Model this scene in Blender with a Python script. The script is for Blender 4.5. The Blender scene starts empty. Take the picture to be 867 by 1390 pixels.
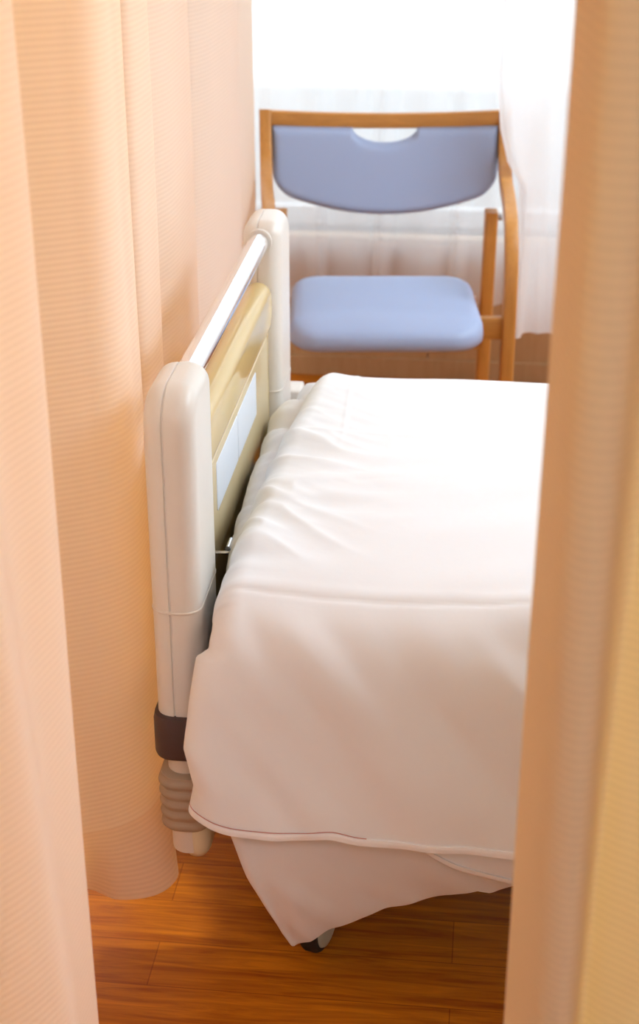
import bpy, bmesh, math, random
from mathutils import Vector, noise
random.seed(4)
C = bpy.context.scene.collection
YAW = math.radians(6.3)
CY, SY = math.cos(YAW), math.sin(YAW)

def hd(X, D, z=0.0):
    """frame turned with the curtain run and the chair (6.3 degrees) -> world"""
    return Vector((X*CY - D*SY, X*SY + D*CY, z))

# ------------------------------------------------------------------ materials
def new_mat(name):
    m = bpy.data.materials.new(name); m.use_nodes = True
    nt = m.node_tree
    for n in list(nt.nodes):
        if n.type != 'OUTPUT_MATERIAL': nt.nodes.remove(n)
    out = [n for n in nt.nodes if n.type == 'OUTPUT_MATERIAL'][0]
    return m, nt, out

def N(nt, kind, **kw):
    n = nt.nodes.new(kind)
    for k, v in kw.items():
        if k in n.inputs: n.inputs[k].default_value = v
        else: setattr(n, k, v)
    return n

def plastic(name, col, rough=.45, bump=0, bscale=200, metal=0, spec=.5, vary=.0, vscale=4):
    m, nt, out = new_mat(name)
    b = N(nt, 'ShaderNodeBsdfPrincipled'); b.inputs['Base Color'].default_value = (*col, 1)
    b.inputs['Roughness'].default_value = rough; b.inputs['Metallic'].default_value = metal
    b.inputs['Specular IOR Level'].default_value = spec
    nt.links.new(b.outputs[0], out.inputs[0])
    tc = N(nt, 'ShaderNodeTexCoord')
    if vary:
        no = N(nt, 'ShaderNodeTexNoise', Scale=vscale, Detail=3.0); nt.links.new(tc.outputs['Object'], no.inputs['Vector'])
        mx = N(nt, 'ShaderNodeMix', data_type='RGBA')
        mx.inputs[6].default_value = (*[c*(1-vary) for c in col], 1); mx.inputs[7].default_value = (*[min(1, c*(1+vary)) for c in col], 1)
        nt.links.new(no.outputs[0], mx.inputs[0]); nt.links.new(mx.outputs[2], b.inputs['Base Color'])
    if bump:
        no = N(nt, 'ShaderNodeTexNoise', Scale=float(bscale), Detail=2.0); nt.links.new(tc.outputs['Object'], no.inputs['Vector'])
        bp = N(nt, 'ShaderNodeBump', Strength=bump, Distance=.002)
        nt.links.new(no.outputs[0], bp.inputs['Height']); nt.links.new(bp.outputs[0], b.inputs['Normal'])
    return m

def cloth_ribbed(name, col, trans, tfac, sheen=.8):
    """cord-woven curtain cloth: diffuse + translucent with fine horizontal ribs"""
    m, nt, out = new_mat(name)
    tc = N(nt, 'ShaderNodeTexCoord'); sp = N(nt, 'ShaderNodeSeparateXYZ')
    nt.links.new(tc.outputs['Object'], sp.inputs[0])
    mu = N(nt, 'ShaderNodeMath', operation='MULTIPLY'); mu.inputs[1].default_value = 2*math.pi/.0078
    sn = N(nt, 'ShaderNodeMath', operation='SINE')
    nt.links.new(sp.outputs[2], mu.inputs[0]); nt.links.new(mu.outputs[0], sn.inputs[0])
    mr = N(nt, 'ShaderNodeMapRange'); mr.inputs[1].default_value = -1; mr.inputs[2].default_value = 1
    nt.links.new(sn.outputs[0], mr.inputs[0])
    cm = N(nt, 'ShaderNodeMix', data_type='RGBA')
    cm.inputs[6].default_value = (*[c*.91 for c in col], 1); cm.inputs[7].default_value = (*col, 1)
    nt.links.new(mr.outputs[0], cm.inputs[0])
    bp = N(nt, 'ShaderNodeBump', Strength=.25, Distance=.001)
    nt.links.new(mr.outputs[0], bp.inputs['Height'])
    d = N(nt, 'ShaderNodeBsdfDiffuse'); t = N(nt, 'ShaderNodeBsdfTranslucent')
    g = N(nt, 'ShaderNodeBsdfPrincipled'); g.inputs['Roughness'].default_value = .9
    g.inputs['Sheen Weight'].default_value = sheen; g.inputs['Sheen Roughness'].default_value = .4
    g.inputs['Specular IOR Level'].default_value = .1
    t.inputs[0].default_value = (*trans, 1)
    nt.links.new(cm.outputs[2], g.inputs['Base Color'])
    nt.links.new(bp.outputs[0], g.inputs['Normal'])
    mx = N(nt, 'ShaderNodeMixShader'); mx.inputs[0].default_value = tfac
    nt.links.new(g.outputs[0], mx.inputs[1]); nt.links.new(t.outputs[0], mx.inputs[2])
    nt.links.new(mx.outputs[0], out.inputs[0]); nt.nodes.remove(d)
    return m

def sheer(name, alpha, col=(.95, .95, .96)):
    m, nt, out = new_mat(name)
    d = N(nt, 'ShaderNodeBsdfDiffuse'); d.inputs[0].default_value = (*col, 1)
    t = N(nt, 'ShaderNodeBsdfTranslucent'); t.inputs[0].default_value = (*col, 1)
    tr = N(nt, 'ShaderNodeBsdfTransparent')
    a = N(nt, 'ShaderNodeMixShader'); a.inputs[0].default_value = .55
    b = N(nt, 'ShaderNodeMixShader'); b.inputs[0].default_value = alpha
    nt.links.new(d.outputs[0], a.inputs[1]); nt.links.new(t.outputs[0], a.inputs[2])
    nt.links.new(tr.outputs[0], b.inputs[1]); nt.links.new(a.outputs[0], b.inputs[2])
    nt.links.new(b.outputs[0], out.inputs[0])
    return m

def wood(name, c1, c2, axis='X', scale=1.0, rough=.4, planks=None, spec=.5, stretch=9.0):
    m, nt, out = new_mat(name)
    tc = N(nt, 'ShaderNodeTexCoord'); mp = N(nt, 'ShaderNodeMapping')
    s = {'X': (1, stretch, stretch), 'Y': (stretch, 1, stretch), 'Z': (stretch, stretch, 1)}[axis]
    mp.inputs['Scale'].default_value = tuple(v*scale for v in s)
    nt.links.new(tc.outputs['Object'], mp.inputs[0])
    no = N(nt, 'ShaderNodeTexNoise', Scale=3.0, Detail=6.0, Roughness=.62, Distortion=.8)
    nt.links.new(mp.outputs[0], no.inputs['Vector'])
    cr = N(nt, 'ShaderNodeValToRGB'); cr.color_ramp.elements[0].position = .32; cr.color_ramp.elements[1].position = .68
    cr.color_ramp.elements[0].color = (*c1, 1); cr.color_ramp.elements[1].color = (*c2, 1)
    nt.links.new(no.outputs[0], cr.inputs[0])
    b = N(nt, 'ShaderNodeBsdfPrincipled'); b.inputs['Roughness'].default_value = rough
    b.inputs['Specular IOR Level'].default_value = spec
    last = cr.outputs[0]
    if planks:
        br = N(nt, 'ShaderNodeTexBrick'); br.inputs['Color1'].default_value = (1, 1, 1, 1)
        br.inputs['Color2'].default_value = (.86, .80, .74, 1); br.inputs['Mortar'].default_value = (.6, .5, .4, 1)
        br.inputs['Scale'].default_value = 1.0; br.inputs['Brick Width'].default_value = planks[0]
        br.inputs['Row Height'].default_value = planks[1]; br.inputs['Mortar Size'].default_value = .0009
        br.offset = .37
        nt.links.new(tc.outputs['Object'], br.inputs['Vector'])
        mx = N(nt, 'ShaderNodeMix', data_type='RGBA', blend_type='MULTIPLY'); mx.inputs[0].default_value = 1
        nt.links.new(last, mx.inputs[6]); nt.links.new(br.outputs[0], mx.inputs[7]); last = mx.outputs[2]
    nt.links.new(last, b.inputs['Base Color']); nt.links.new(b.outputs[0], out.inputs[0])
    return m

def bedding(name, col, weave=.15):
    m, nt, out = new_mat(name)
    tc = N(nt, 'ShaderNodeTexCoord')
    b = N(nt, 'ShaderNodeBsdfPrincipled'); b.inputs['Roughness'].default_value = .85
    b.inputs['Base Color'].default_value = (*col, 1); b.inputs['Specular IOR Level'].default_value = .2
    b.inputs['Sheen Weight'].default_value = .15
    no = N(nt, 'ShaderNodeTexNoise', Scale=14.0, Detail=4.0); nt.links.new(tc.outputs['Object'], no.inputs['Vector'])
    bp = N(nt, 'ShaderNodeBump', Strength=weave, Distance=.006)
    nt.links.new(no.outputs[0], bp.inputs['Height']); nt.links.new(bp.outputs[0], b.inputs['Normal'])
    nt.links.new(b.outputs[0], out.inputs[0])
    return m

M = dict(
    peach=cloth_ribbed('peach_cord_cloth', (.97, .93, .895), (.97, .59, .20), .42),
    peach_near=cloth_ribbed('peach_cord_cloth_shaded', (.94, .80, .55), (.97, .57, .12), .25, .05),  # same cloth as the left curtain; its shade is put into a deeper colour
    peach_hem=cloth_ribbed('peach_hem_cloth', (.95, .83, .72), (.96, .57, .19), .38, .4),
    sheer=sheer('sheer_voile', .72), sheer2=sheer('sheer_voile_gathered', .86),
    cream=plastic('cream_plastic', (.80, .755, .70), .34, .05, 300),
    cream_low=plastic('cream_plastic_lower', (.78, .72, .65), .4),
    seam=plastic('seam_shadow_plastic', (.42, .34, .26), .6),
    panel=plastic('beige_panel_plastic', (.68, .50, .22), .12, spec=.6),
    panel_in=plastic('beige_inner_panel', (.71, .57, .34), .2, spec=.6),
    label=plastic('pale_label_film', (.78, .84, .93), .35),
    band=plastic('dark_brown_rubber', (.075, .045, .045), .5, .1, 400),
    bumper=plastic('grey_beige_rubber', (.43, .33, .24), .6, .1, 300),
    ivory=plastic('ivory_plastic', (.80, .72, .50), .45),
    chrome=plastic('polished_steel', (.88, .90, .93), .1, metal=1),
    steel=plastic('satin_steel', (.5, .5, .5), .3, metal=1),
    frame_dark=plastic('dark_frame_paint', (.10, .09, .085), .5),
    tyre=plastic('black_caster_tyre', (.02, .02, .02), .6),
    wheelcap=plastic('grey_caster_cap', (.50, .52, .44), .4),
    white=bedding('white_cotton', (.87, .875, .91), .12),
    white_sheet=bedding('white_sheet_cotton', (.84, .82, .83), .12),
    hem=bedding('white_hem_cotton', (.91, .90, .93), .05),
    stitch=plastic('dark_red_thread', (.60, .25, .22), .8),
    blue=plastic('blue_vinyl', (.34, .42, .63), .42, .12, 260, spec=.45),
    chairwood=wood('amber_beech', (.50, .215, .045), (.60, .27, .06), 'Z', 3, .35),
    chairwood_x=wood('amber_beech_rail', (.50, .215, .045), (.60, .27, .06), 'X', 3, .35),
    floor=wood('orange_plank_floor', (.36, .085, .003), (.74, .25, .010), 'X', 1.5, .4, (1.2, .095), stretch=14.0, spec=.25),
    panelling=wood('tan_wood_panelling', (.50, .31, .15), (.56, .36, .19), 'Z', 1.5, .5),
    wall=plastic('warm_white_wall_paint', (.84, .80, .74), .8, .1, 60),
    ceil=plastic('white_ceiling', (.86, .85, .83), .85, .1, 60),
    alu=plastic('white_window_aluminium', (.8, .8, .8), .4),
    conc=plastic('pale_parapet_render', (.62, .60, .58), .9, .1, 40),
    fill_housing=plastic('fill_housing_white', (.85, .85, .85), .5),
)
def glass():
    m, nt, out = new_mat('window_glass')
    t = N(nt, 'ShaderNodeBsdfTransparent'); t.inputs[0].default_value = (.97, .98, .98, 1)
    g = N(nt, 'ShaderNodeBsdfGlossy'); g.inputs['Roughness'].default_value = .02
    mx = N(nt, 'ShaderNodeMixShader'); mx.inputs[0].default_value = .05
    nt.links.new(t.outputs[0], mx.inputs[1]); nt.links.new(g.outputs[0], mx.inputs[2]); nt.links.new(mx.outputs[0], out.inputs[0])
    return m
M['glass'] = glass()
def emit(name, col, s):
    m, nt, out = new_mat(name); e = N(nt, 'ShaderNodeEmission'); e.inputs[0].default_value = (*col, 1); e.inputs[1].default_value = s
    nt.links.new(e.outputs[0], out.inputs[0]); return m
M['fill_panel'] = emit('added_fill_glow', (.90, .94, 1), 6.0)  # emission for the added overhead fill lights
M['fill_panel_bay'] = emit('added_fill_glow_bay', (1, .92, .78), 10.5)
M['fill_panel_bed'] = emit('added_fill_glow_bed', (.78, .91, 1), 11.5)

# ------------------------------------------------------------------ mesh helpers
def build(name, verts, faces, mat, parent=None, angle=40, mods=()):
    me = bpy.data.meshes.new(name); me.from_pydata([tuple(v) for v in verts], [], faces); me.update()
    bm = bmesh.new(); bm.from_mesh(me); bmesh.ops.recalc_face_normals(bm, faces=bm.faces); bm.to_mesh(me); bm.free()
    for p in me.polygons: p.use_smooth = True
    if angle < 180: me.set_sharp_from_angle(angle=math.radians(angle))
    me.materials.append(mat)
    o = bpy.data.objects.new(name, me); C.objects.link(o)
    if parent:
        o.parent = parent
        o.matrix_parent_inverse = inv(parent)
    for kind, kw in mods:
        md = o.modifiers.new(kind.title(), kind)
        for k, v in kw.items(): setattr(md, k, v)
    return o

def inv(parent):
    # vertices are written in world space, so undo the whole parent chain
    from mathutils import Matrix
    m = Matrix.Identity(4); p = parent; chain = []
    while p:
        chain.append(p); p = p.parent
    for q in reversed(chain):
        m = m @ (q.matrix_parent_inverse if q.parent else Matrix.Identity(4)) @ Matrix.LocRotScale(q.location, q.rotation_euler, q.scale)
    return m.inverted()

def thing(name, label, cat, loc=(0, 0, 0), group=None):
    o = bpy.data.objects.new(name, None); C.objects.link(o); o.location = loc
    o.empty_display_size = .1
    o['label'] = label; o['category'] = cat
    if group: o['group'] = group
    return o
def tag(o, label, cat, group=None):
    o['label'] = label; o['category'] = cat
    if group: o['group'] = group
    return o
def struct(o): o['kind'] = 'structure'; return o

def box_geo(x0, x1, y0, y1, z0, z1):
    v = [(x, y, z) for x in (x0, x1) for y in (y0, y1) for z in (z0, z1)]
    f = [(0, 1, 3, 2), (4, 6, 7, 5), (0, 4, 5, 1), (2, 3, 7, 6), (0, 2, 6, 4), (1, 5, 7, 3)]
    return v, f
def box(name, b, mat, parent=None, bev=.003, seg=2):
    v, f = box_geo(*b)
    mods = (('BEVEL', dict(width=bev, segments=seg, limit_method='ANGLE')),) if bev else ()
    return build(name, v, f, mat, parent, 60, mods)

def loft(rings, closed=True, caps=True):
    n = len(rings[0]); v = [p for r in rings for p in r]; f = []
    for i in range(len(rings)-1):
        for j in range(n if closed else n-1):
            k = (j+1) % n
            f.append((i*n+j, i*n+k, (i+1)*n+k, (i+1)*n+j))
    if caps and closed:
        f.append(tuple(range(n))[::-1]); f.append(tuple((len(rings)-1)*n+j for j in range(n)))
    return v, f

def rr(cx, cy, hx, hy, r, seg=6):
    """rounded rectangle, 2-D"""
    pts = []
    r = min(r, hx*.999, hy*.999)
    for sx, sy, a0 in ((1, 1, 0), (-1, 1, 90), (-1, -1, 180), (1, -1, 270)):
        for k in range(seg+1):
            a = math.radians(a0 + 90*k/seg)
            pts.append((cx + sx*(hx-r) + r*math.cos(a), cy + sy*(hy-r) + r*math.sin(a)))
    return pts

def tube(path, rad, n=14, flat=None, closed_caps=True):
    """sweep a circle (or a rounded rectangle flat=(w,h) with fixed X width) along a path"""
    rings = []
    path = [Vector(p) for p in path]
    for i, p in enumerate(path):
        t = (path[min(i+1, len(path)-1)] - path[max(i-1, 0)]).normalized()
        up = Vector((0, 0, 1)) if abs(t.z) < .9 else Vector((0, 1, 0))
        a = t.cross(up).normalized(); b = a.cross(t).normalized()
        rings.append([p + a*rad*math.cos(2*math.pi*k/n) + b*rad*math.sin(2*math.pi*k/n) for k in range(n)])
    return loft(rings)

def catmull(pts, sub=8):
    P = [Vector(p) for p in pts]; out = []
    for i in range(len(P)-1):
        p0 = P[max(i-1, 0)]; p1 = P[i]; p2 = P[i+1]; p3 = P[min(i+2, len(P)-1)]
        for k in range(sub):
            t = k/sub
            out.append(.5*((2*p1) + (p2-p0)*t + (2*p0-5*p1+4*p2-p3)*t*t + (3*p1-p0-3*p2+p3)*t**3))
    out.append(P[-1]); return out

def interp(x, tab):
    if x <= tab[0][0]: return tab[0][1]
    for (a, va), (b, vb) in zip(tab, tab[1:]):
        if x <= b:
            t = (x-a)/(b-a); return va + (vb-va)*t
    return tab[-1][1]
def sm(x, a, b):
    t = min(1, max(0, (x-a)/(b-a))); return t*t*(3-2*t)

# ------------------------------------------------------------------ room shell
CEIL = 2.46; WY = 4.32
def slab(name, b, m):
    return struct(box(name, b, m, None, 0))
slab('floor', (-2.6, 3.2, -2.2, WY+.2, -.06, 0), M['floor'])
slab('ceiling', (-2.6, 3.2, -2.2, WY+.2, CEIL, CEIL+.06), M['ceil'])
slab('wall_left', (-2.66, -2.6, -2.2, WY+.2, 0, CEIL), M['wall'])
slab('wall_right', (3.2, 3.26, -2.2, WY+.2, 0, CEIL), M['wall'])
slab('wall_front', (-2.6, 3.2, -2.26, -2.2, 0, CEIL), M['wall'])
WX0, WX1, WZ0, WZ1 = -2.3, 2.9, .43, 2.3
def wall_back():
    v, f = [], []
    for b in ((-2.6, 3.2, WY, WY+.2, WZ1, CEIL), (-2.6, 3.2, WY, WY+.2, 0, WZ0), (-2.6, WX0, WY, WY+.2, WZ0, WZ1), (WX1, 3.2, WY, WY+.2, WZ0, WZ1)):
        a, g = box_geo(*b); o = len(v); v += a; f += [tuple(i+o for i in q) for q in g]
    struct(build('wall_back', v, f, M['wall'], None, 30))
wall_back()
# wood panelling under the window, in boards with narrow seams, and the sill
def panelling():
    xs = [-2.6, -1.75, -.93, -.155, .68, 1.5, 2.35, 3.2]; v, f = [], []
    for a, b in zip(xs, xs[1:]):
        g, h = box_geo(a+.0012, b-.0012, WY-.018, WY, .06, WZ0-.03); o = len(v); v += g; f += [tuple(i+o for i in q) for q in h]
    o_ = build('trim_1', v, f, M['panelling'], None, 30, (('BEVEL', dict(width=.0012, segments=2)),)); struct(o_)
panelling()
struct(box('baseboard_back', (-2.6, 3.2, WY-.026, WY, 0, .06), M['panelling'], None, .002))
struct(box('trim_2', (-2.6, 3.2, WY-.05, WY+.16, WZ0-.03, WZ0), M['panelling'], None, .004))
def window():
    v, f = [], []
    bars = [(WX0, WX1, WZ0, WZ0+.05), (WX0, WX1, WZ1-.05, WZ1)]
    xs = [WX0+.025, -1.0, .35, 1.6, WX1-.025]
    bars += [(x-.025, x+.025, WZ0, WZ1) for x in xs]
    for x0, x1, z0, z1 in bars:
        a, g = box_geo(x0, x1, WY+.08, WY+.13, z0, z1); o = len(v); v += a; f += [tuple(i+o for i in q) for q in g]
    w = struct(build('window_1', v, f, M['alu'], None, 30))
    a, g = box_geo(WX0, WX1, WY+.102, WY+.106, WZ0+.05, WZ1-.05)
    build('glass_pane', a, g, M['glass'], w, 30)
window()
slab('trim_3', (-3.2, 3.8, WY+1.2, WY+1.35, -.1, .62), M['conc'])
slab('trim_4', (-3.2, 3.8, WY+.2, WY+1.35, -.2, -.1), M['conc'])

# ------------------------------------------------------------------ unseen fill lights added on the ceiling to brighten the scene
def fill_lamp(x, y, label, mat='fill_panel'):
    t = thing('added_fill_light', label, 'fill light', (x, y, CEIL), None)
    v = []; f = []
    box('housing', (x-.64, x+.64, y-.34, y+.34, CEIL-.05, CEIL), M['fill_housing'], t, .006)
    box('fill_panel', (x-.6, x+.6, y-.3, y+.3, CEIL-.062, CEIL-.048), M[mat], t, .004)
fill_lamp(.2, -.7, 'added unseen fill light over the aisle behind the curtains')  # added fill on the surfaces facing the camera
fill_lamp(1.7, 2.3, 'added unseen fill light above the hospital bed', 'fill_panel_bed')  # added to whiten the duvet top and curtain folds
fill_lamp(1.5, 3.5, 'added unseen fill light nearest the window', 'fill_panel_bed')  # added to whiten the far curtain folds and the chair
fill_lamp(-1.6, 1.7, 'added unseen fill light beyond the left peach curtain', 'fill_panel_bay')  # added so orange light comes through the left curtain

# ------------------------------------------------------------------ curtains
def drape(name, levels, mat, z0, z1, sub=9, nz=70, parent=None, wob=.003, seed=0, off=0, frame=hd, usub=None):
    """levels: [(z, [(X, D), ...])] with equal point counts; smooth in plan, blended in height"""
    levels = sorted(levels, key=lambda l: l[0])
    curves = [(z, catmull([(a, b, 0) for a, b in pts], sub)) for z, pts in levels]
    n = len(curves[0][1]); rows = []
    for i in range(nz+1):
        z = z0 + (z1-z0)*(i/nz)**1.25
        row = []
        for k in range(len(curves)-1):
            if z <= curves[k+1][0] or k == len(curves)-2: break
        za, ca = curves[k]; zb, cb = curves[k+1]
        t = min(1, max(0, (z-za)/(zb-za))); t = t*t*(3-2*t)*.5 + t*.5
        for j in range(n):
            p = ca[j].lerp(cb[j], t)
            q = Vector((p.x, p.y, z))
            w = noise.noise(Vector((j*.12+seed*7, z*1.3, seed)))*wob
            row.append((q, w, j))
        pts = []
        for q, w, j in row:
            a = row[max(j-1, 0)][0]; b = row[min(j+1, n-1)][0]
            tg = (b-a); nn = Vector((tg.y, -tg.x, 0))
            nn = nn.normalized() if nn.length > 1e-6 else Vector((0, -1, 0))
            q2 = q + nn*(w+off)
            pts.append(frame(q2.x, q2.y, q2.z))
        rows.append(pts)
    v, f = loft(rows, closed=False)
    return build(name, v, f, mat, parent, 180)

# left curtain: gathered folds running from beside the camera to the window
L_hi = [(-.95,1.02),(-.80,1.10),(-.66,1.02),(-.52,1.10),(-.43,1.05),(-.37,1.12),(-.325,1.21),(-.28,1.28),(-.262,1.34),(-.268,1.39),(-.33,1.45),(-.43,1.52),(-.46,1.62),(-.43,1.73),
        (-.365,1.80),(-.305,1.83),(-.262,1.865),(-.250,1.93),(-.247,1.985),(-.262,2.01),(-.31,2.03),(-.335,2.11),(-.295,2.17),(-.263,2.20),(-.251,2.29),(-.272,2.32),(-.32,2.35),(-.325,2.42),(-.285,2.49),(-.256,2.60),(-.242,2.79),(-.275,2.82),(-.32,2.86),(-.315,2.95),(-.255,3.01),(-.218,3.13),(-.184,3.36),(-.215,3.39),(-.265,3.43),(-.255,3.52),(-.20,3.60),(-.178,3.85),(-.185,3.93),(-.22,4.0),(-.22,4.06)]
def mod(base, ch):
    b = list(base)
    for k, p in ch.items(): b[k] = p
    return b
def shift(base, d):
    return [(x+interp(D, d), D) for x, D in base]
L_mid = mod(L_hi, {4: (-.42,1.06), 5: (-.345,1.10), 6: (-.292,1.15), 7: (-.283,1.19), 8: (-.290,1.26), 9: (-.258,1.36)})
L_mid = shift(L_mid, [(1.5,0),(2.2,.004),(2.8,.014),(3.4,.012),(4,.015)])
L_low = mod(L_mid, {4: (-.38,1.05), 5: (-.30,1.07), 6: (-.252,1.12), 7: (-.240,1.17), 8: (-.262,1.26), 9:(-.256,1.36),
                    14: (-.36,1.80), 15: (-.295,1.83), 16: (-.254,1.87), 17: (-.239,1.93), 18: (-.240,1.98)})
L_bot = mod(L_low, {14: (-.36,1.84), 15: (-.300,1.82), 16: (-.243,1.83), 17: (-.216,1.87), 18: (-.226,1.92)})
levels = [(2.5, L_hi), (1.15, L_mid), (.45, L_low), (.24, L_low), (.1, L_bot)]
cur = thing('privacy_curtain', 'long peach ribbed privacy curtain hanging in folds left of the bed', 'curtain', hd(-.3, 2.4, 0))
drape('curtain_cloth', levels, M['peach'], .225, CEIL-.01, parent=cur, seed=1, nz=80)
drape('hem', levels, M['peach_hem'], .10, .2255, parent=cur, seed=1, off=.0003, nz=14)

R_hi = [(.196,.96),(.186,.955),(.178,.99),(.170,1.045),(.162,1.045),(.161,.99),(.166,.935),(.190,.925),(.215,.955),(.238,.955),(.295,.955),(.335,.97),(.365,.99),(.40,.97),(.45,.95),(.50,.97),(.55,.99),(.60,.96),(.66,.95)]
R_lo = [(.202,.95),(.190,.945),(.180,.99),(.172,1.05),(.164,1.05),(.164,.985),(.172,.915),(.195,.905),(.216,.985),(.236,.975),(.275,.95),(.312,.965),(.345,.99),(.385,.97),(.43,.95),(.49,.97),(.55,.99),(.61,.96),(.68,.95)]
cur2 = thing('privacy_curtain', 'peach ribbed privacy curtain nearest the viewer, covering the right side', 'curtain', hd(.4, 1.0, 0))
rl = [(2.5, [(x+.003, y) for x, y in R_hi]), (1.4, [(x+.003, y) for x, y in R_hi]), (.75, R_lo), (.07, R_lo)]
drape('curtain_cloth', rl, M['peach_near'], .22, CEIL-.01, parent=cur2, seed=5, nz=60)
drape('hem', rl, M['peach_hem'], .10, .2205, parent=cur2, seed=5, off=.0003, nz=12)

# sheers along the window (world frame)
wf = lambda x, y, z: Vector((x, y, z))
def wavy(x0, x1, y, step, amp, seed):
    random.seed(seed); pts = []; x = x0; s = 1
    while x < x1:
        pts.append((x, y + s*amp*random.uniform(.5, 1.1))); s = -s; x += step*random.uniform(.75, 1.3)
    return pts
a = wavy(-2.3, .14, 4.21, .05, .017, 3)
b_ = [(x+.012*math.sin(i*1.7), y+.004*math.sin(i*2.1)) for i, (x, y) in enumerate(a)]
s1 = drape('sheer_curtain', [(2.5, a), (1.0, a), (.26, b_)], M['sheer'], .262, WZ1+.12, sub=5, nz=40, frame=wf, wob=.002, seed=8)
tag(s1, 'white sheer curtain covering the window behind the blue chair', 'sheer curtain')
# right sheer: hangs over the chair's shoulder
S_hi = [(.004,4.12),(.018,4.07),(.040,4.055),(.058,4.085),(.075,4.10),(.10,4.07),(.13,4.06),(.155,4.09),(.19,4.10),(.22,4.07),(.26,4.06),(.30,4.09),(.36,4.10),(.42,4.07),(.5,4.1),(.58,4.07),(.68,4.1)]
S_sh = [(.014,3.955),(.026,3.945),(.044,3.95),(.060,3.97),(.078,3.985),(.10,3.975),(.13,3.98),(.155,4.01),(.19,4.02),(.22,4.0),(.26,4.02),(.30,4.06),(.36,4.08),(.42,4.05),(.5,4.09),(.58,4.06),(.68,4.1)]
S_lo = [(.072,4.035),(.080,3.99),(.092,3.975),(.104,3.985),(.112,4.02),(.13,4.03),(.15,4.02),(.175,4.03),(.20,4.02),(.225,4.00),(.26,4.01),(.30,4.04),(.36,4.06),(.42,4.04),(.5,4.08),(.58,4.05),(.68,4.09)]
S_a = [(.006,3.97),(.016,3.925),(.036,3.93),(.056,3.94),(.076,3.95)] + S_sh[5:]
S_b = [(.020,3.94),(.028,3.885),(.046,3.88),(.064,3.895),(.082,3.92),(.10,3.95)] + S_sh[6:]
S_c = [(.040,3.93),(.048,3.875),(.064,3.865),(.080,3.88),(.094,3.91),(.11,3.94)] + S_sh[6:]
S_d = [(.078,3.96),(.084,3.90),(.096,3.885),(.108,3.90),(.118,3.93),(.13,3.95),(.142,3.97)] + S_sh[7:]
s2 = drape('sheer_curtain', [(2.5, S_hi), (1.45, [(x, y-.05) for x, y in S_hi]), (.95, S_a), (.82, S_b), (.74, S_c), (.66, S_d), (.24, S_lo)], M['sheer2'], .245, WZ1+.12, sub=6, nz=80, frame=wf, wob=.002, seed=9)
tag(s2, 'white gathered sheer curtain draped past the right shoulder of the chair', 'sheer curtain')

# ------------------------------------------------------------------ chair
CX = .168
chair = thing('armchair', 'wooden armchair with blue vinyl seat and back beneath the window', 'chair', hd(CX, 3.7, 0))
def cpt(x, y, z): return hd(CX+x, y, z)
def strip(path, half_t, w0, parent, name, mat, xs):
    """bent wooden member: path of (y,z); thickness 2*half_t in its plane; xs(i,t)->(x0,x1)"""
    rings = []
    P = [Vector((0, a, b)) for a, b in path]
    for i, p in enumerate(P):
        t = (P[min(i+1, len(P)-1)] - P[max(i-1, 0)]).normalized()
        nrm = Vector((0, -t.z, t.y)); x0, x1 = xs(i/(len(P)-1), p)
        cx = (x0+x1)/2; hw = abs(x1-x0)/2
        ring = []
        for u, w in rr(0, 0, hw, half_t, .005, 3):
            q = p + nrm*w; ring.append(cpt(cx+u, q.y, q.z))
        rings.append(ring)
    v, f = loft(rings)
    return build(name, v, f, mat, parent, 40)
for s in (-1, 1):
    arm = [(4.005,.835),(3.975,.77),(3.925,.715),(3.84,.682),(3.74,.672),(3.64,.662),(3.565,.635),(3.525,.57),(3.512,.47),(3.505,.25),(3.50,.0)]
    pth = [(p.x, p.y) for p in catmull([(a, b, 0) for a, b in arm], 6)]
    def xs(t, p, s=s):
        o = interp(p.y, [(3.5, .298), (3.56, .299), (3.75, .311), (3.85, .316), (4.0, .322)]) ; return (s*(o-.031), s*o)
    strip(pth, .019, 0, chair, 'arm_frame', M['chairwood'], xs)
    strip([(3.842,.618),(3.85,.5),(3.87,.25),(3.89,0)], .021, 0, chair, 'leg', M['chairwood'], lambda t, p, s=s: (s*.250, s*.282))
    # bolt joining rear leg and arm
    v, f = tube([cpt(s*.27, 3.845, .600), cpt(s*.294, 3.845, .600)], .008, 12); build('bolt', v, f, M['steel'], chair)
    strip([(3.52,.385),(3.87,.385)], .022, 0, chair, 'side_rail', M['chairwood'], lambda t, p, s=s: (s*.196, s*.224))
def rail(name, y, z0, z1, xh, t=.012):
    rings = []
    for x in (-xh, xh):
        rings.append([cpt(x, a, b) for a, b in rr(y, (z0+z1)/2, t, (z1-z0)/2, .004, 3)])
    v, f = loft(rings); build(name, v, f, M['chairwood_x'], chair)
rail('front_rail', 3.515, .392, .446, .268)
rail('rear_rail', 3.862, .34, .385, .24)
def yb(x, z):   # plane of the backrest: leans and is slightly concave
    return 4.005 + .018*(1-(x/.32)**2) - (.835-z)*.32
rings = []
for i in range(25):
    x = -.322 + .644*i/24
    zt = .838 - .012*(1-(x/.32)**2)
    rings.append([cpt(x, yb(x, zt-.017)+a, zt-.017+b) for a, b in rr(0, 0, .012, .019, .005, 3)])
v, f = loft(rings); build('top_rail', v, f, M['chairwood_x'], chair)
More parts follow.
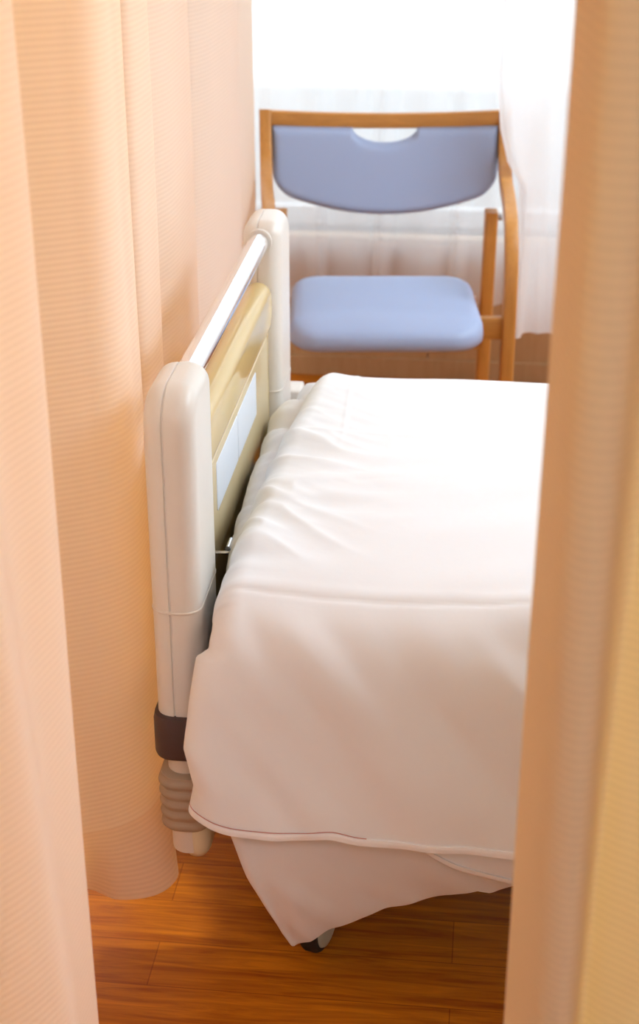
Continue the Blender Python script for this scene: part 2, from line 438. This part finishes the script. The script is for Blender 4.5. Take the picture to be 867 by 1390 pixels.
# backrest pad: U-shaped lower edge and a half-round hand hole at the top
def back_pad():
    nx, nz = 64, 28; hw = .291; front, back = [], []
    def top(x):
        z = .803 - .008*(1-(x/.32)**2)
        if abs(x) < .084: z -= .037*math.sqrt(max(0, 1-(x/.084)**2))**1.0
        return z
    def bot(x):
        a = abs(x)/hw
        z = .584 + .062*a**2
        if a > .82: z += .052*(1-math.sqrt(max(0, 1-((a-.82)/.18)**2)))
        return z
    xs_ = [hw*math.sin(math.pi/2*(-1+2*i/nx))*.45 + hw*(-1+2*i/nx)*.55 for i in range(nx+1)]
    xs_ = sorted(set(xs_ + [-.084, .084, -.0835, .0835]))
    nx = len(xs_)-1
    def row(sg):
        g = []
        for x in xs_:
            t0, b0 = top(x), bot(x); col = []
            for k in range(nz+1):
                v_ = k/nz; z = b0 + (t0-b0)*v_
                d = min((z-b0), (t0-z), (hw-abs(x)))
                e = min(1, max(0, d)/.022); bul = math.sqrt(max(0, 1-(1-e)**2))
                y = yb(x, z) - .004 + sg*.022*bul
                col.append(cpt(x, y, z))
            g.append(col)
        return g
    F, B = row(-1), row(1); v = []; f = []
    for g in (F, B):
        o = len(v)
        for c in g: v += c
        for i in range(nx):
            for k in range(nz):
                q = (o+i*(nz+1)+k, o+(i+1)*(nz+1)+k, o+(i+1)*(nz+1)+k+1, o+i*(nz+1)+k+1); f.append(q)
    ob = build('backrest', v, f, M['blue'], chair, 180)
    bm = bmesh.new(); bm.from_mesh(ob.data); bmesh.ops.remove_doubles(bm, verts=bm.verts, dist=.0004)
    bmesh.ops.recalc_face_normals(bm, faces=bm.faces); bm.to_mesh(ob.data); bm.free()
back_pad()
def seat_pad():
    n = 40; rings = []
    def outline(inset):
        pts = []
        hx, y0, y1 = .226-inset, 3.335+inset, 3.745-inset
        cy, hy = (y0+y1)/2, (y1-y0)/2
        for a, b in rr(0, cy, hx, hy, max(.01, .075-inset), 10):
            # rear narrower than the front
            k = 1 - .01*(b-3.335)/.41
            pts.append((a*k-.014, b + .012*(1-(a/.21)**2)*(-1 if b < cy else 0)))
        return pts
    def zt(b):   # waterfall front, slight dish
        return .486 - .020*(1-sm(b, 3.33, 3.43)) - .004*math.sin(math.pi*min(1, max(0, (b-3.4)/.34)))
    prof = [(.10, -1, 1), (.012, -1, 1), (.0, .18, 0), (0, .45, 0), (.002, .68, 0), (.008, .85, 0), (.018, .95, 0), (.035, 1, 0), (.07, 1.03, 0), (.12, 1.05, 0), (.17, 1.06, 0)]
    for ins, h, bt in prof:
        r = []
        for a, b in outline(ins):
            zb = .418 + .004*sm(b, 3.4, 3.6); t_ = zt(b)
            z = zb if bt else zb + (t_-zb)*h
            r.append(cpt(a, b, z))
        rings.append(r)
    v, f = loft(rings); build('seat', v, f, M['blue'], chair, 180)
seat_pad()

# ------------------------------------------------------------------ hospital bed
bed = thing('hospital_bed', 'hospital bed with cream end board, chrome handrail and beige panel', 'bed', (-.385, 1.82, 0))
def post(y_face, y_back, parent):
    """rounded upright: layers across x, groove at the shell joint"""
    d = 1 if y_back > y_face else -1
    zt, zb = .915, .443
    rf, rb = .052, .03
    out = []
    # side outline (y, z) from bottom face edge up over the top to the bottom back edge
    def P(y, z): out.append((y, z))
    for k in range(15): P(y_face + d*0.004*(1-k/14)*0, zb + (zt-rf-zb)*k/14)
    for k in range(1, 13):
        a = math.pi/2*k/12; P(y_face + d*rf*(1-math.cos(a)), zt-rf + rf*math.sin(a))
    for k in range(13):
        a = math.pi/2*k/12; P(y_back - d*rb*(1-math.sin(a)), zt-rb + rb*math.cos(a))
    for k in range(1, 11): P(y_back, zt-rb - (zt-rb-zb)*k/10)
    m = len(out)
    x0, x1, R = -.4185, -.3515, .024; xs_ = []
    for k in range(8): a = math.pi/2*k/7; xs_.append((x0 + R*(1-math.cos(a)), R*(1-math.sin(a))))
    sx = -.391
    xs_ += [(sx-.0016, 0), (sx-.0007, .0022), (sx+.0007, .0022), (sx+.0016, 0)]
    for k in range(8): a = math.pi/2*k/7; xs_.append((x1 - R + R*math.sin(a), R*(1-math.cos(a))))
    rings = []
    for x, ins in xs_:
        r = []
        for i, (y, z) in enumerate(out):
            a = out[max(i-1, 0)]; b = out[min(i+1, m-1)]
            ty, tz = b[0]-a[0], b[1]-a[1]; L = math.hypot(ty, tz)
            ny, nz_ = (-tz/L, ty/L)     # points outward for d=1
            if d < 0: ny, nz_ = -ny, -nz_
            sidey = .0
            step = .0018 if z < .606 else 0
            nz_ = nz_ if z > .6 else 0
            yy = y - ny*(ins+step); zz = z - nz_*ins
            r.append(Vector((x, yy, zz)))
        rings.append(r)
    v, f = loft(rings)
    p = build('post', v, f, M['cream'], parent, 55)
    # joint line around the post where the lower sleeve begins
    ym = (y_face+y_back)/2; hy = abs(y_back-y_face)/2
    v, f = loft([[Vector((a, b, z)) for a, b in rr(-.385, ym, .0338+e, hy+e, .024, 6)] for z, e in ((.6055, 0), (.6065, .0006), (.6085, .0006), (.6095, 0))])
    build('joint_ring', v, f, M['cream_low'], p)
    # rubber band, neck and ribbed corner bumper
    def stack(name, prof, mat, par, hx=.034):
        v, f = loft([[Vector((a, b, z)) for a, b in rr(-.385+dx, ym, hx+e, hy+e, .026, 7)] for z, e, dx in prof])
        return build(name, v, f, mat, par, 50)
    stack('neck', [(.21, -.010, .0), (.435, -.008, 0), (.446, -.004, 0)], M['cream_low'], p)
    stack('rubber_band', [(.376, .0, 0), (.378, .004, 0), (.384, .0055, 0), (.436, .0055, 0), (.444, .004, 0), (.446, -.001, 0)], M['band'], p)
    prof = [(.251, -.006, 0), (.254, -.002, 0)]
    for k in range(5):
        zb_ = .255 + k*.0175
        amp = .0045 + .0004*k
        for q in range(6): prof.append((zb_ + .0175*q/6, -.001 + amp*math.sin(math.pi*(q+.5)/6)**.7 - .001, 0))
    prof += [(.3435, 0, 0), (.346, -.004, 0), (.348, -.009, 0)]
    stack('corner_bumper', prof, M['bumper'], p)
    stack('foot_cap', [(.195, -.028, .012), (.199, -.018, .012), (.21, -.012, .012), (.24, -.011, .012), (.255, -.012, .008)], M['ivory'], p, .032)
    return p
def end_board(parent):
    post(1.745, 1.892, parent); post(2.712, 2.565, parent)
    v, f = tube([(-.387, 1.86, .884), (-.387, 2.60, .884)], .0178, 28); r = build('handrail', v, f, M['chrome'], parent, 50)
    for y in (1.8925, 2.5645):
        d = 1 if y < 2 else -1
        v, f = tube([(-.387, y-.004*d, .884), (-.387, y+.004*d, .884), (-.387, y+.0055*d, .884)], .0215, 28); build('collar', v, f, M['cream'], r, 40)
    # beige panel: layered outline, rounded edges, thicker bead along the top
    def slabx(name, x0, x1, y0, y1, z0, z1, R, rc, mat, par):
        rings = []
        for k in range(9): a = math.pi/2*k/8; rings.append((x0 + R*(1-math.cos(a)), R*(1-math.sin(a))))
        for k in range(9): a = math.pi/2*k/8; rings.append((x1 - R + R*math.sin(a), R*(1-math.cos(a))))
        cy, cz, hy, hz = (y0+y1)/2, (z0+z1)/2, (y1-y0)/2, (z1-z0)/2
        v, f = loft([[Vector((x, a, b)) for a, b in rr(cy, cz, hy-i, hz-i, max(rc-i, .002), 8)] for x, i in rings])
        return build(name, v, f, mat, par, 50)
    pn = slabx('panel', -.402, -.374, 1.885, 2.57, .30, .79, .006, .02, M['panel'], parent)
    slabx('panel_bead', -.408, -.364, 1.888, 2.568, .728, .822, .0215, .045, M['panel'], pn)
    slabx('inner_panel', -.378, -.3725, 1.93, 2.545, .56, .722, .002, .012, M['panel_in'], pn)
    for a, b in ((2.012, 2.203), (2.207, 2.398)):
        slabx('label_holder', -.3735, -.3715, a, b, .632, .708, .0008, .004, M['label'], pn)
end_board(bed)
def boxb(name, *b, m='frame_dark', par=bed, bev=.004): return box(name, b, M[m], par, bev)
boxb('deck', -.345, 1.62, 1.80, 2.66, .40, .43)
boxb('side_beam', -.34, 1.62, 1.82, 1.86, .34, .40); boxb('side_beam', -.34, 1.62, 2.60, 2.64, .34, .40)
boxb('end_bar', -.375, -.335, 1.80, 2.66, .33, .39)
boxb('base_beam', -.24, 1.50, 1.86, 1.90, .13, .17); boxb('base_beam', -.24, 1.50, 2.56, 2.60, .13, .17)
boxb('cross_beam', -.24, -.20, 1.80, 2.66, .13, .17); boxb('cross_beam', 1.46, 1.50, 1.80, 2.66, .13, .17)
boxb('lift_column', -.12, .0, 2.13, 2.33, .16, .41); boxb('lift_column', 1.15, 1.27, 2.13, 2.33, .16, .41)
boxb('mounting_bracket', -.372, -.335, 2.715, 2.77, .46, .555, m='cream')
# chromed hook in the gap between panel and bedding
v, f = tube(catmull([(-.374, 1.99, .575), (-.352, 1.99, .577), (-.348, 1.99, .585), (-.348, 1.99, .592)], 5), .003, 10); hk = build('mattress_stop', v, f, M['chrome'], bed)
v, f = tube([(-.352, 1.975, .590), (-.352, 2.005, .590)], .004, 10); build('stop_bar', v, f, M['chrome'], hk)
def caster(x, y, ang):
    c = bpy.data.objects.new('caster', None)
    # stem as the part mesh, wheel pieces as its sub-parts
    v, f = tube([(x, y, .135), (x, y, .095)], .016, 16); c = build('caster', v, f, M['steel'], bed)
    ca, sa = math.cos(ang), math.sin(ang)
    def ring(off, rad, n=32): return [Vector((x+.012*sa+off*ca, y-.012*ca*0+off*sa, .05)) + Vector((-sa*math.cos(t)*rad, ca*math.cos(t)*rad, math.sin(t)*rad)) for t in [2*math.pi*k/n for k in range(n)]]
    v, f = loft([ring(o, r) for o, r in ((-.014, .040), (-.013, .047), (-.008, .05), (.008, .05), (.013, .047), (.014, .040))]); build('tyre', v, f, M['tyre'], c, 50)
    for s in (-1, 1):
        v, f = loft([ring(s*o, r) for o, r in ((.0139, .041), (.018, .039), (.020, .030), (.0205, .008))]); build('wheel_cap', v, f, M['wheelcap'], c, 60)
    v, f = loft([[Vector((x+a*ca-b*sa, y+a*sa+b*ca, z)) for a, b in rr(0, 0, .03-e, .04-e, .012, 4)] for z, e in ((.098, 0), (.106, 0), (.109, .004))]); build('fork_cover', v, f, M['frame_dark'], c, 50)
caster(-.200, 1.825, math.radians(-14)); caster(-.21, 2.62, math.radians(-15)); caster(1.45, 1.83, .2); caster(1.45, 2.63, -.2)
# head end beyond the right curtain: plain low board so the bed is whole
box('head_board', (1.63, 1.67, 1.76, 2.70, .30, .95), M['cream'], bed, .02, 4)

# mattress
mt = box('mattress', (-.335, 1.61, 1.80, 2.66, .432, .555), M['white_sheet'], None, .03, 4)
tag(mt, 'thick mattress lying under the white bedding on the bed', 'mattress')

# ------------------------------------------------------------------ bedding surfaces
def ridged(x, y, z, s=1):
    return 1 - abs(noise.noise(Vector((x, y, z))*s))*2
def prof_eval(prof, n):
    """resample a smooth (y,z) profile evenly, with outward normals (up / towards the viewer)"""
    c = catmull([(0, a, b) for a, b in prof], 24); L = [0]
    for a, b in zip(c, c[1:]): L.append(L[-1] + (b-a).length)
    out = []; j = 0
    for i in range(n+1):
        s = L[-1]*i/n
        while j < len(L)-2 and L[j+1] < s: j += 1
        t = (s-L[j])/max(1e-9, L[j+1]-L[j]); p = c[j].lerp(c[j+1], t); tg = (c[j+1]-c[j]).normalized()
        out.append((p.y, p.z, Vector((0, tg.z, -tg.y)), s))
    return out      # profile runs from far side to hem -> normal = (tz, -ty)

def duvet():
    prof = [(2.64,.575),(2.625,.615),(2.57,.645),(2.48,.660),(2.25,.663),(2.05,.664),(1.88,.662),(1.785,.657),(1.735,.644),(1.695,.612),(1.672,.56),(1.662,.47),(1.655,.40),(1.648,.336)]
    pr = prof_eval(prof, 300); rows = []
    xR = 1.50
    for y, z, nn, s in pr:
        # left border along the profile
        if z > .64: xl = interp(y, [(1.7, -.336), (1.76, -.338), (2.0, -.327), (2.25, -.318), (2.5, -.300), (2.6, -.30)])
        else: xl = interp(z, [(.33, -.366), (.37, -.358), (.43, -.370), (.50, -.362), (.575, -.352), (.590, -.336), (.62, -.334), (.65, -.336)]) if y < 2.2 else -.298
        top = sm(z, .60, .65)
        hang = 1 - sm(z, .60, .655) if y < 2 else 0
        row = []
        nx = 330
        for i in range(nx+1):
            u = i/nx; a = (xR-xl)*u**1.5 if u < 1 else xR-xl     # finer near the left border
            R = .045; x = xl
            if a < R*math.pi/2:
                th = a/R; x = xl + R*(1-math.cos(th)); drop = R*(1-math.sin(th))
            else:
                x = xl + R + (a-R*math.pi/2); drop = 0
            drop *= (.9 + .4*top)
            # displacement
            d = 0
            d += .010*noise.noise(Vector((x*2.6, y*2.6, z*2.6+3)))
            # soft diagonal folds on the hanging front
            q = (x*.78 + z*.62); w = (x*.62 - z*.78)
            d += hang*(.011*noise.noise(Vector((q*12, w*2.4, 1.3))) + .0045*noise.noise(Vector((q*26, w*5, 7.1))))
            d += hang*.0035*math.sin(x*26 + z*8 + 1.5*noise.noise(Vector((x*4, z*4, 2))))*sm(.5-z, -.05, .14)
            # creases fanning in from the left border of the top
            lf = math.exp(-((x-xl)/.11)**2)*(1-hang)
            kk = noise.noise(Vector((x*6 - y*2.2, y*16 + x*9, 5.2)))
            d += lf*(.010*(1-abs(kk)*2.6))*sm(y, 1.78, 1.86)*(1-.75*sm(y, 2.2, 2.35)) + lf*.0028*noise.noise(Vector((x*12-y*5, y*42+x*20, 8.8)))*sm(y, 1.8, 1.9)
            mid = math.exp(-((x+.18)/.12)**2 - ((y-2.03)/.10)**2)
            d += mid*.007*noise.noise(Vector((x*8+y*5, y*26-x*9, 9)))
            d += .009*math.exp(-((x+.265)/.03)**2 - ((y-2.50)/.07)**2)
            d += (1-hang)*.0045*noise.noise(Vector((x*5, y*13 - x*5, 11.7)))
            # pressed fold lines
            yc = 1.752 + .010*math.sin(x*9) - .03*(x+.2) + .004*noise.noise(Vector((x*16, 0, 7)))
            if y < 2: d -= .0034*math.exp(-((y-yc)/.0034)**2)*sm(x, -.33, -.28)*(.55+.45*noise.noise(Vector((x*9, 0, 4)))) ; d += .0012*math.exp(-((y-yc-.014)/.010)**2)
            xc = -.215 + .004*math.sin(y*12)
            if y > 2.15: d += .0012*math.exp(-((x-xc)/.003)**2)*(1-hang)*sm(y, 2.15, 2.3)
            d += .0009*math.exp(-((y-2.27-.01*math.sin(x*7))/.005)**2)*(1-hang)
            # hem ripples
            if hang: d += .006*sm(.40-z, 0, .06)*noise.noise(Vector((x*9, .3, 2)))
            p = Vector((x, y, z)) + nn*(d-drop)
            # hem height along the front
            if y < 1.75 and z < .56:
                k = sm(.56-z, 0, .22)
                p.z += k*(.012*math.exp(-((x+.36)/.05)**2) - .004*sm(x, -.3, 0) + .008*math.exp(-((x+.165)/.025)**2) + .004*noise.noise(Vector((x*5, 3, 3))))
            row.append(p)
        rows.append(row)
    dv = thing('duvet', 'thick white duvet spread over the bed, its plain hem hanging in front', 'duvet', (.5, 2.1, .66))
    v, f = loft(rows, closed=False)
    build('duvet_cover', v, f, M['white'], dv, 180)
    # flat sewn hem and its red thread line
    hemrow = rows[-1]; up = rows[-9]
    def band(name, off, w, mat, t):
        R_ = []
        for a, b in zip(hemrow, up):
            dr = (a-b).normalized(); nrm = Vector((0, -1, 0)); c = a + dr*off
            R_.append([c + dr*(-w) - nrm*t, c - dr*w + nrm*t, c - dr*w*.5 + nrm*t*1.3, c + nrm*t*1.3, c + dr*w + nrm*t*.8, c + dr*w - nrm*t])
        v, f = loft(R_); build(name, v, f, mat, dv, 60)
    band('hem', .002, .0052, M['hem'], .0022)
    hemcut = [i for i, p in enumerate(hemrow) if p.x < -.12]
    R_ = []
    for i in hemcut:
        a, b = hemrow[i], up[i]; dr = (a-b).normalized(); c = a - dr*.0042 + Vector((0, -.0015, 0))
        R_.append([c + dr*math.cos(t)*.0004 + Vector((0, math.sin(t)*.0008, 0)) for t in [2*math.pi*k/6 for k in range(6)]])
    v, f = loft(R_); build('hem_stitching', v, f, M['stitch'], dv, 180)
    return rows
duvet()

def under_sheet():
    hem = [(-.37,.300),(-.345,.262),(-.318,.195),(-.285,.140),(-.245,.082),(-.228,.073),(-.205,.084),(-.176,.108),(-.14,.125),(-.098,.148),(-.03,.168),(.03,.190),(.05,.184),(.09,.198),(.25,.20),(.5,.22),(.8,.20),(1.2,.22),(1.5,.21)]
    top = [(2.70,.50),(2.685,.555),(2.64,.590),(2.5,.605),(2.2,.608),(1.95,.606),(1.83,.60),(1.765,.58),(1.735,.53),(1.722,.45),(1.715,.38)]
    pr = prof_eval(top, 150); rows = []; nx = 300
    def border(y):
        return interp(y, [(1.75, -.340), (1.90, -.343), (1.95, -.352), (2.1, -.360), (2.5, -.366), (2.56, -.345), (2.7, -.335)])
    xs_of = []
    for y, z, nn, s in pr:
        xl = border(y); row = []
        for i in range(nx+1):
            u = i/nx; a = (1.5-xl)*u**1.5; R = .05
            if a < R*math.pi/2: th = a/R; x = xl + R*(1-math.cos(th)); drop = R*(1-math.sin(th))
            else: x = xl + R + a - R*math.pi/2; drop = 0
            lf = math.exp(-((x-xl)/.09)**2)
            d = lf*.014*(1-2.4*abs(noise.noise(Vector((x*7, y*13+x*6, 2.2))))) + .003*noise.noise(Vector((x*6, y*6, 1))) + lf*(.0055*noise.noise(Vector((x*14+y*6, y*38+x*18, 3.3))) + .0035*(1-2*abs(noise.noise(Vector((x*9, y*26-x*12, 6))))))
            row.append(Vector((x, y, z)) + nn*(d-drop*1.1))
        rows.append(row)
    base = rows[-1]; xl0 = base[0].x
    nd = 70
    for k in range(1, nd+1):
        t = k/nd; row = []
        for i, p in enumerate(base):
            # left border slants in towards the hanging corner
            x = p.x
            # slide columns so the border follows the pointed corner
            lb = interp(t, [(0, p.x if i == 0 else xl0), (.3, -.335), (.5, -.322), (.72, -.300), (.88, -.262), (1, -.236)])
            w = math.exp(-(p.x-xl0)/.10)
            x = p.x + (lb-xl0)*w
            hz = interp(x, hem) + .003*noise.noise(Vector((x*14, 0, 1)))
            z = p.z + (hz-p.z)*t
            q = x*.72 + z*.70; w2 = x*.7 - z*.72
            y = p.y - .018*math.sin(math.pi*t*.8)*math.exp(-((x+.25)/.16)**2) + .045*t*t*(1-math.exp(-((x+.2)/.3)**2)*.4)
            y += .011*sm(t, 0, .3)*noise.noise(Vector((w2*4, q*13, 6.0))) + .006*sm(t, 0, .5)*noise.noise(Vector((w2*7, q*24, 3)))
            row.append(Vector((x, y, z)))
        rows.append(row)
    # the free edge turns under
    last = rows[-1]
    for dy, dz in ((.004, -.003), (.010, -.002), (.016, .004), (.026, .016)):
        rows.append([p + Vector((0, dy, dz)) for p in last])
    v, f = loft(rows, closed=False)
    o = build('bed_sheet', v, f, M['white_sheet'], None, 180)
    tag(o, 'white sheet beneath the duvet, its loose corner drooping to a point near the floor', 'sheet')
under_sheet()

def mid_blanket():
    hem = [(-.075,.318),(-.044,.293),(0,.275),(.045,.262),(.083,.252),(.2,.245),(.5,.26),(.9,.25),(1.45,.255)]
    rows = []; nx = 200
    for k in range(46):
        t = k/45; row = []
        for i in range(nx+1):
            x = -.085 + 1.535*(i/nx)**1.3
            hz = interp(x, hem); z = .46 + (hz-.46)*t
            y = 1.697 - .012*math.sin(math.pi*t) + .006*noise.noise(Vector((x*7, z*22+x*6, 4.5)))*sm(t, 0, .4) - .010*sm(t, .5, 1)*sm(x, -.08, 0)
            y += .018*(1-sm(x, -.085, -.03))
            row.append(Vector((x, y, z)))
        rows.append(row)
    rows.append([p + Vector((0, .006, -.002)) for p in rows[-1]]); rows.append([p + Vector((0, .012, .006)) for p in rows[-2]])
    bl = thing('blanket', 'thin white blanket layer showing between duvet and sheet at right', 'blanket', (.3, 1.7, .4))
    v, f = loft(rows, closed=False); build('blanket_cloth', v, f, M['white'], bl, 180)
    R_ = []
    for a, b in zip(rows[45], rows[40]):
        dr = (a-b).normalized(); n_ = Vector((0, -1, 0))
        R_.append([a - dr*.006 + n_*.0005, a - dr*.006 + n_*.003, a + n_*.0035, a + dr*.003 + n_*.002, a + dr*.003 - n_*.001])
    v, f = loft(R_); build('hem', v, f, M['hem'], bl, 60)
mid_blanket()

# ------------------------------------------------------------------ daylight
w = bpy.data.worlds.new('sky'); bpy.context.scene.world = w; w.use_nodes = True
nt = w.node_tree; bg = nt.nodes['Background']
bg.inputs[0].default_value = (.82, .92, 1, 1); bg.inputs[1].default_value = 1.9

# ------------------------------------------------------------------ camera
cam = bpy.data.cameras.new('camera'); co = bpy.data.objects.new('camera', cam); C.objects.link(co)
co.location = (0, 0, 1.6); co.rotation_euler = (math.radians(90-25.4), 0, YAW)
cam.sensor_fit = 'HORIZONTAL'; cam.sensor_width = 24; cam.lens = 2092/867*24
cam.dof.use_dof = True; cam.dof.focus_distance = 2.15; cam.dof.aperture_fstop = 5.6
cam.clip_start = .05
sc = bpy.context.scene; sc.camera = co
sc.view_settings.view_transform = 'Standard'; sc.view_settings.look = 'None'
sc.view_settings.gamma = 1; sc.view_settings.use_curve_mapping = False
sc.view_settings.exposure = 0.54
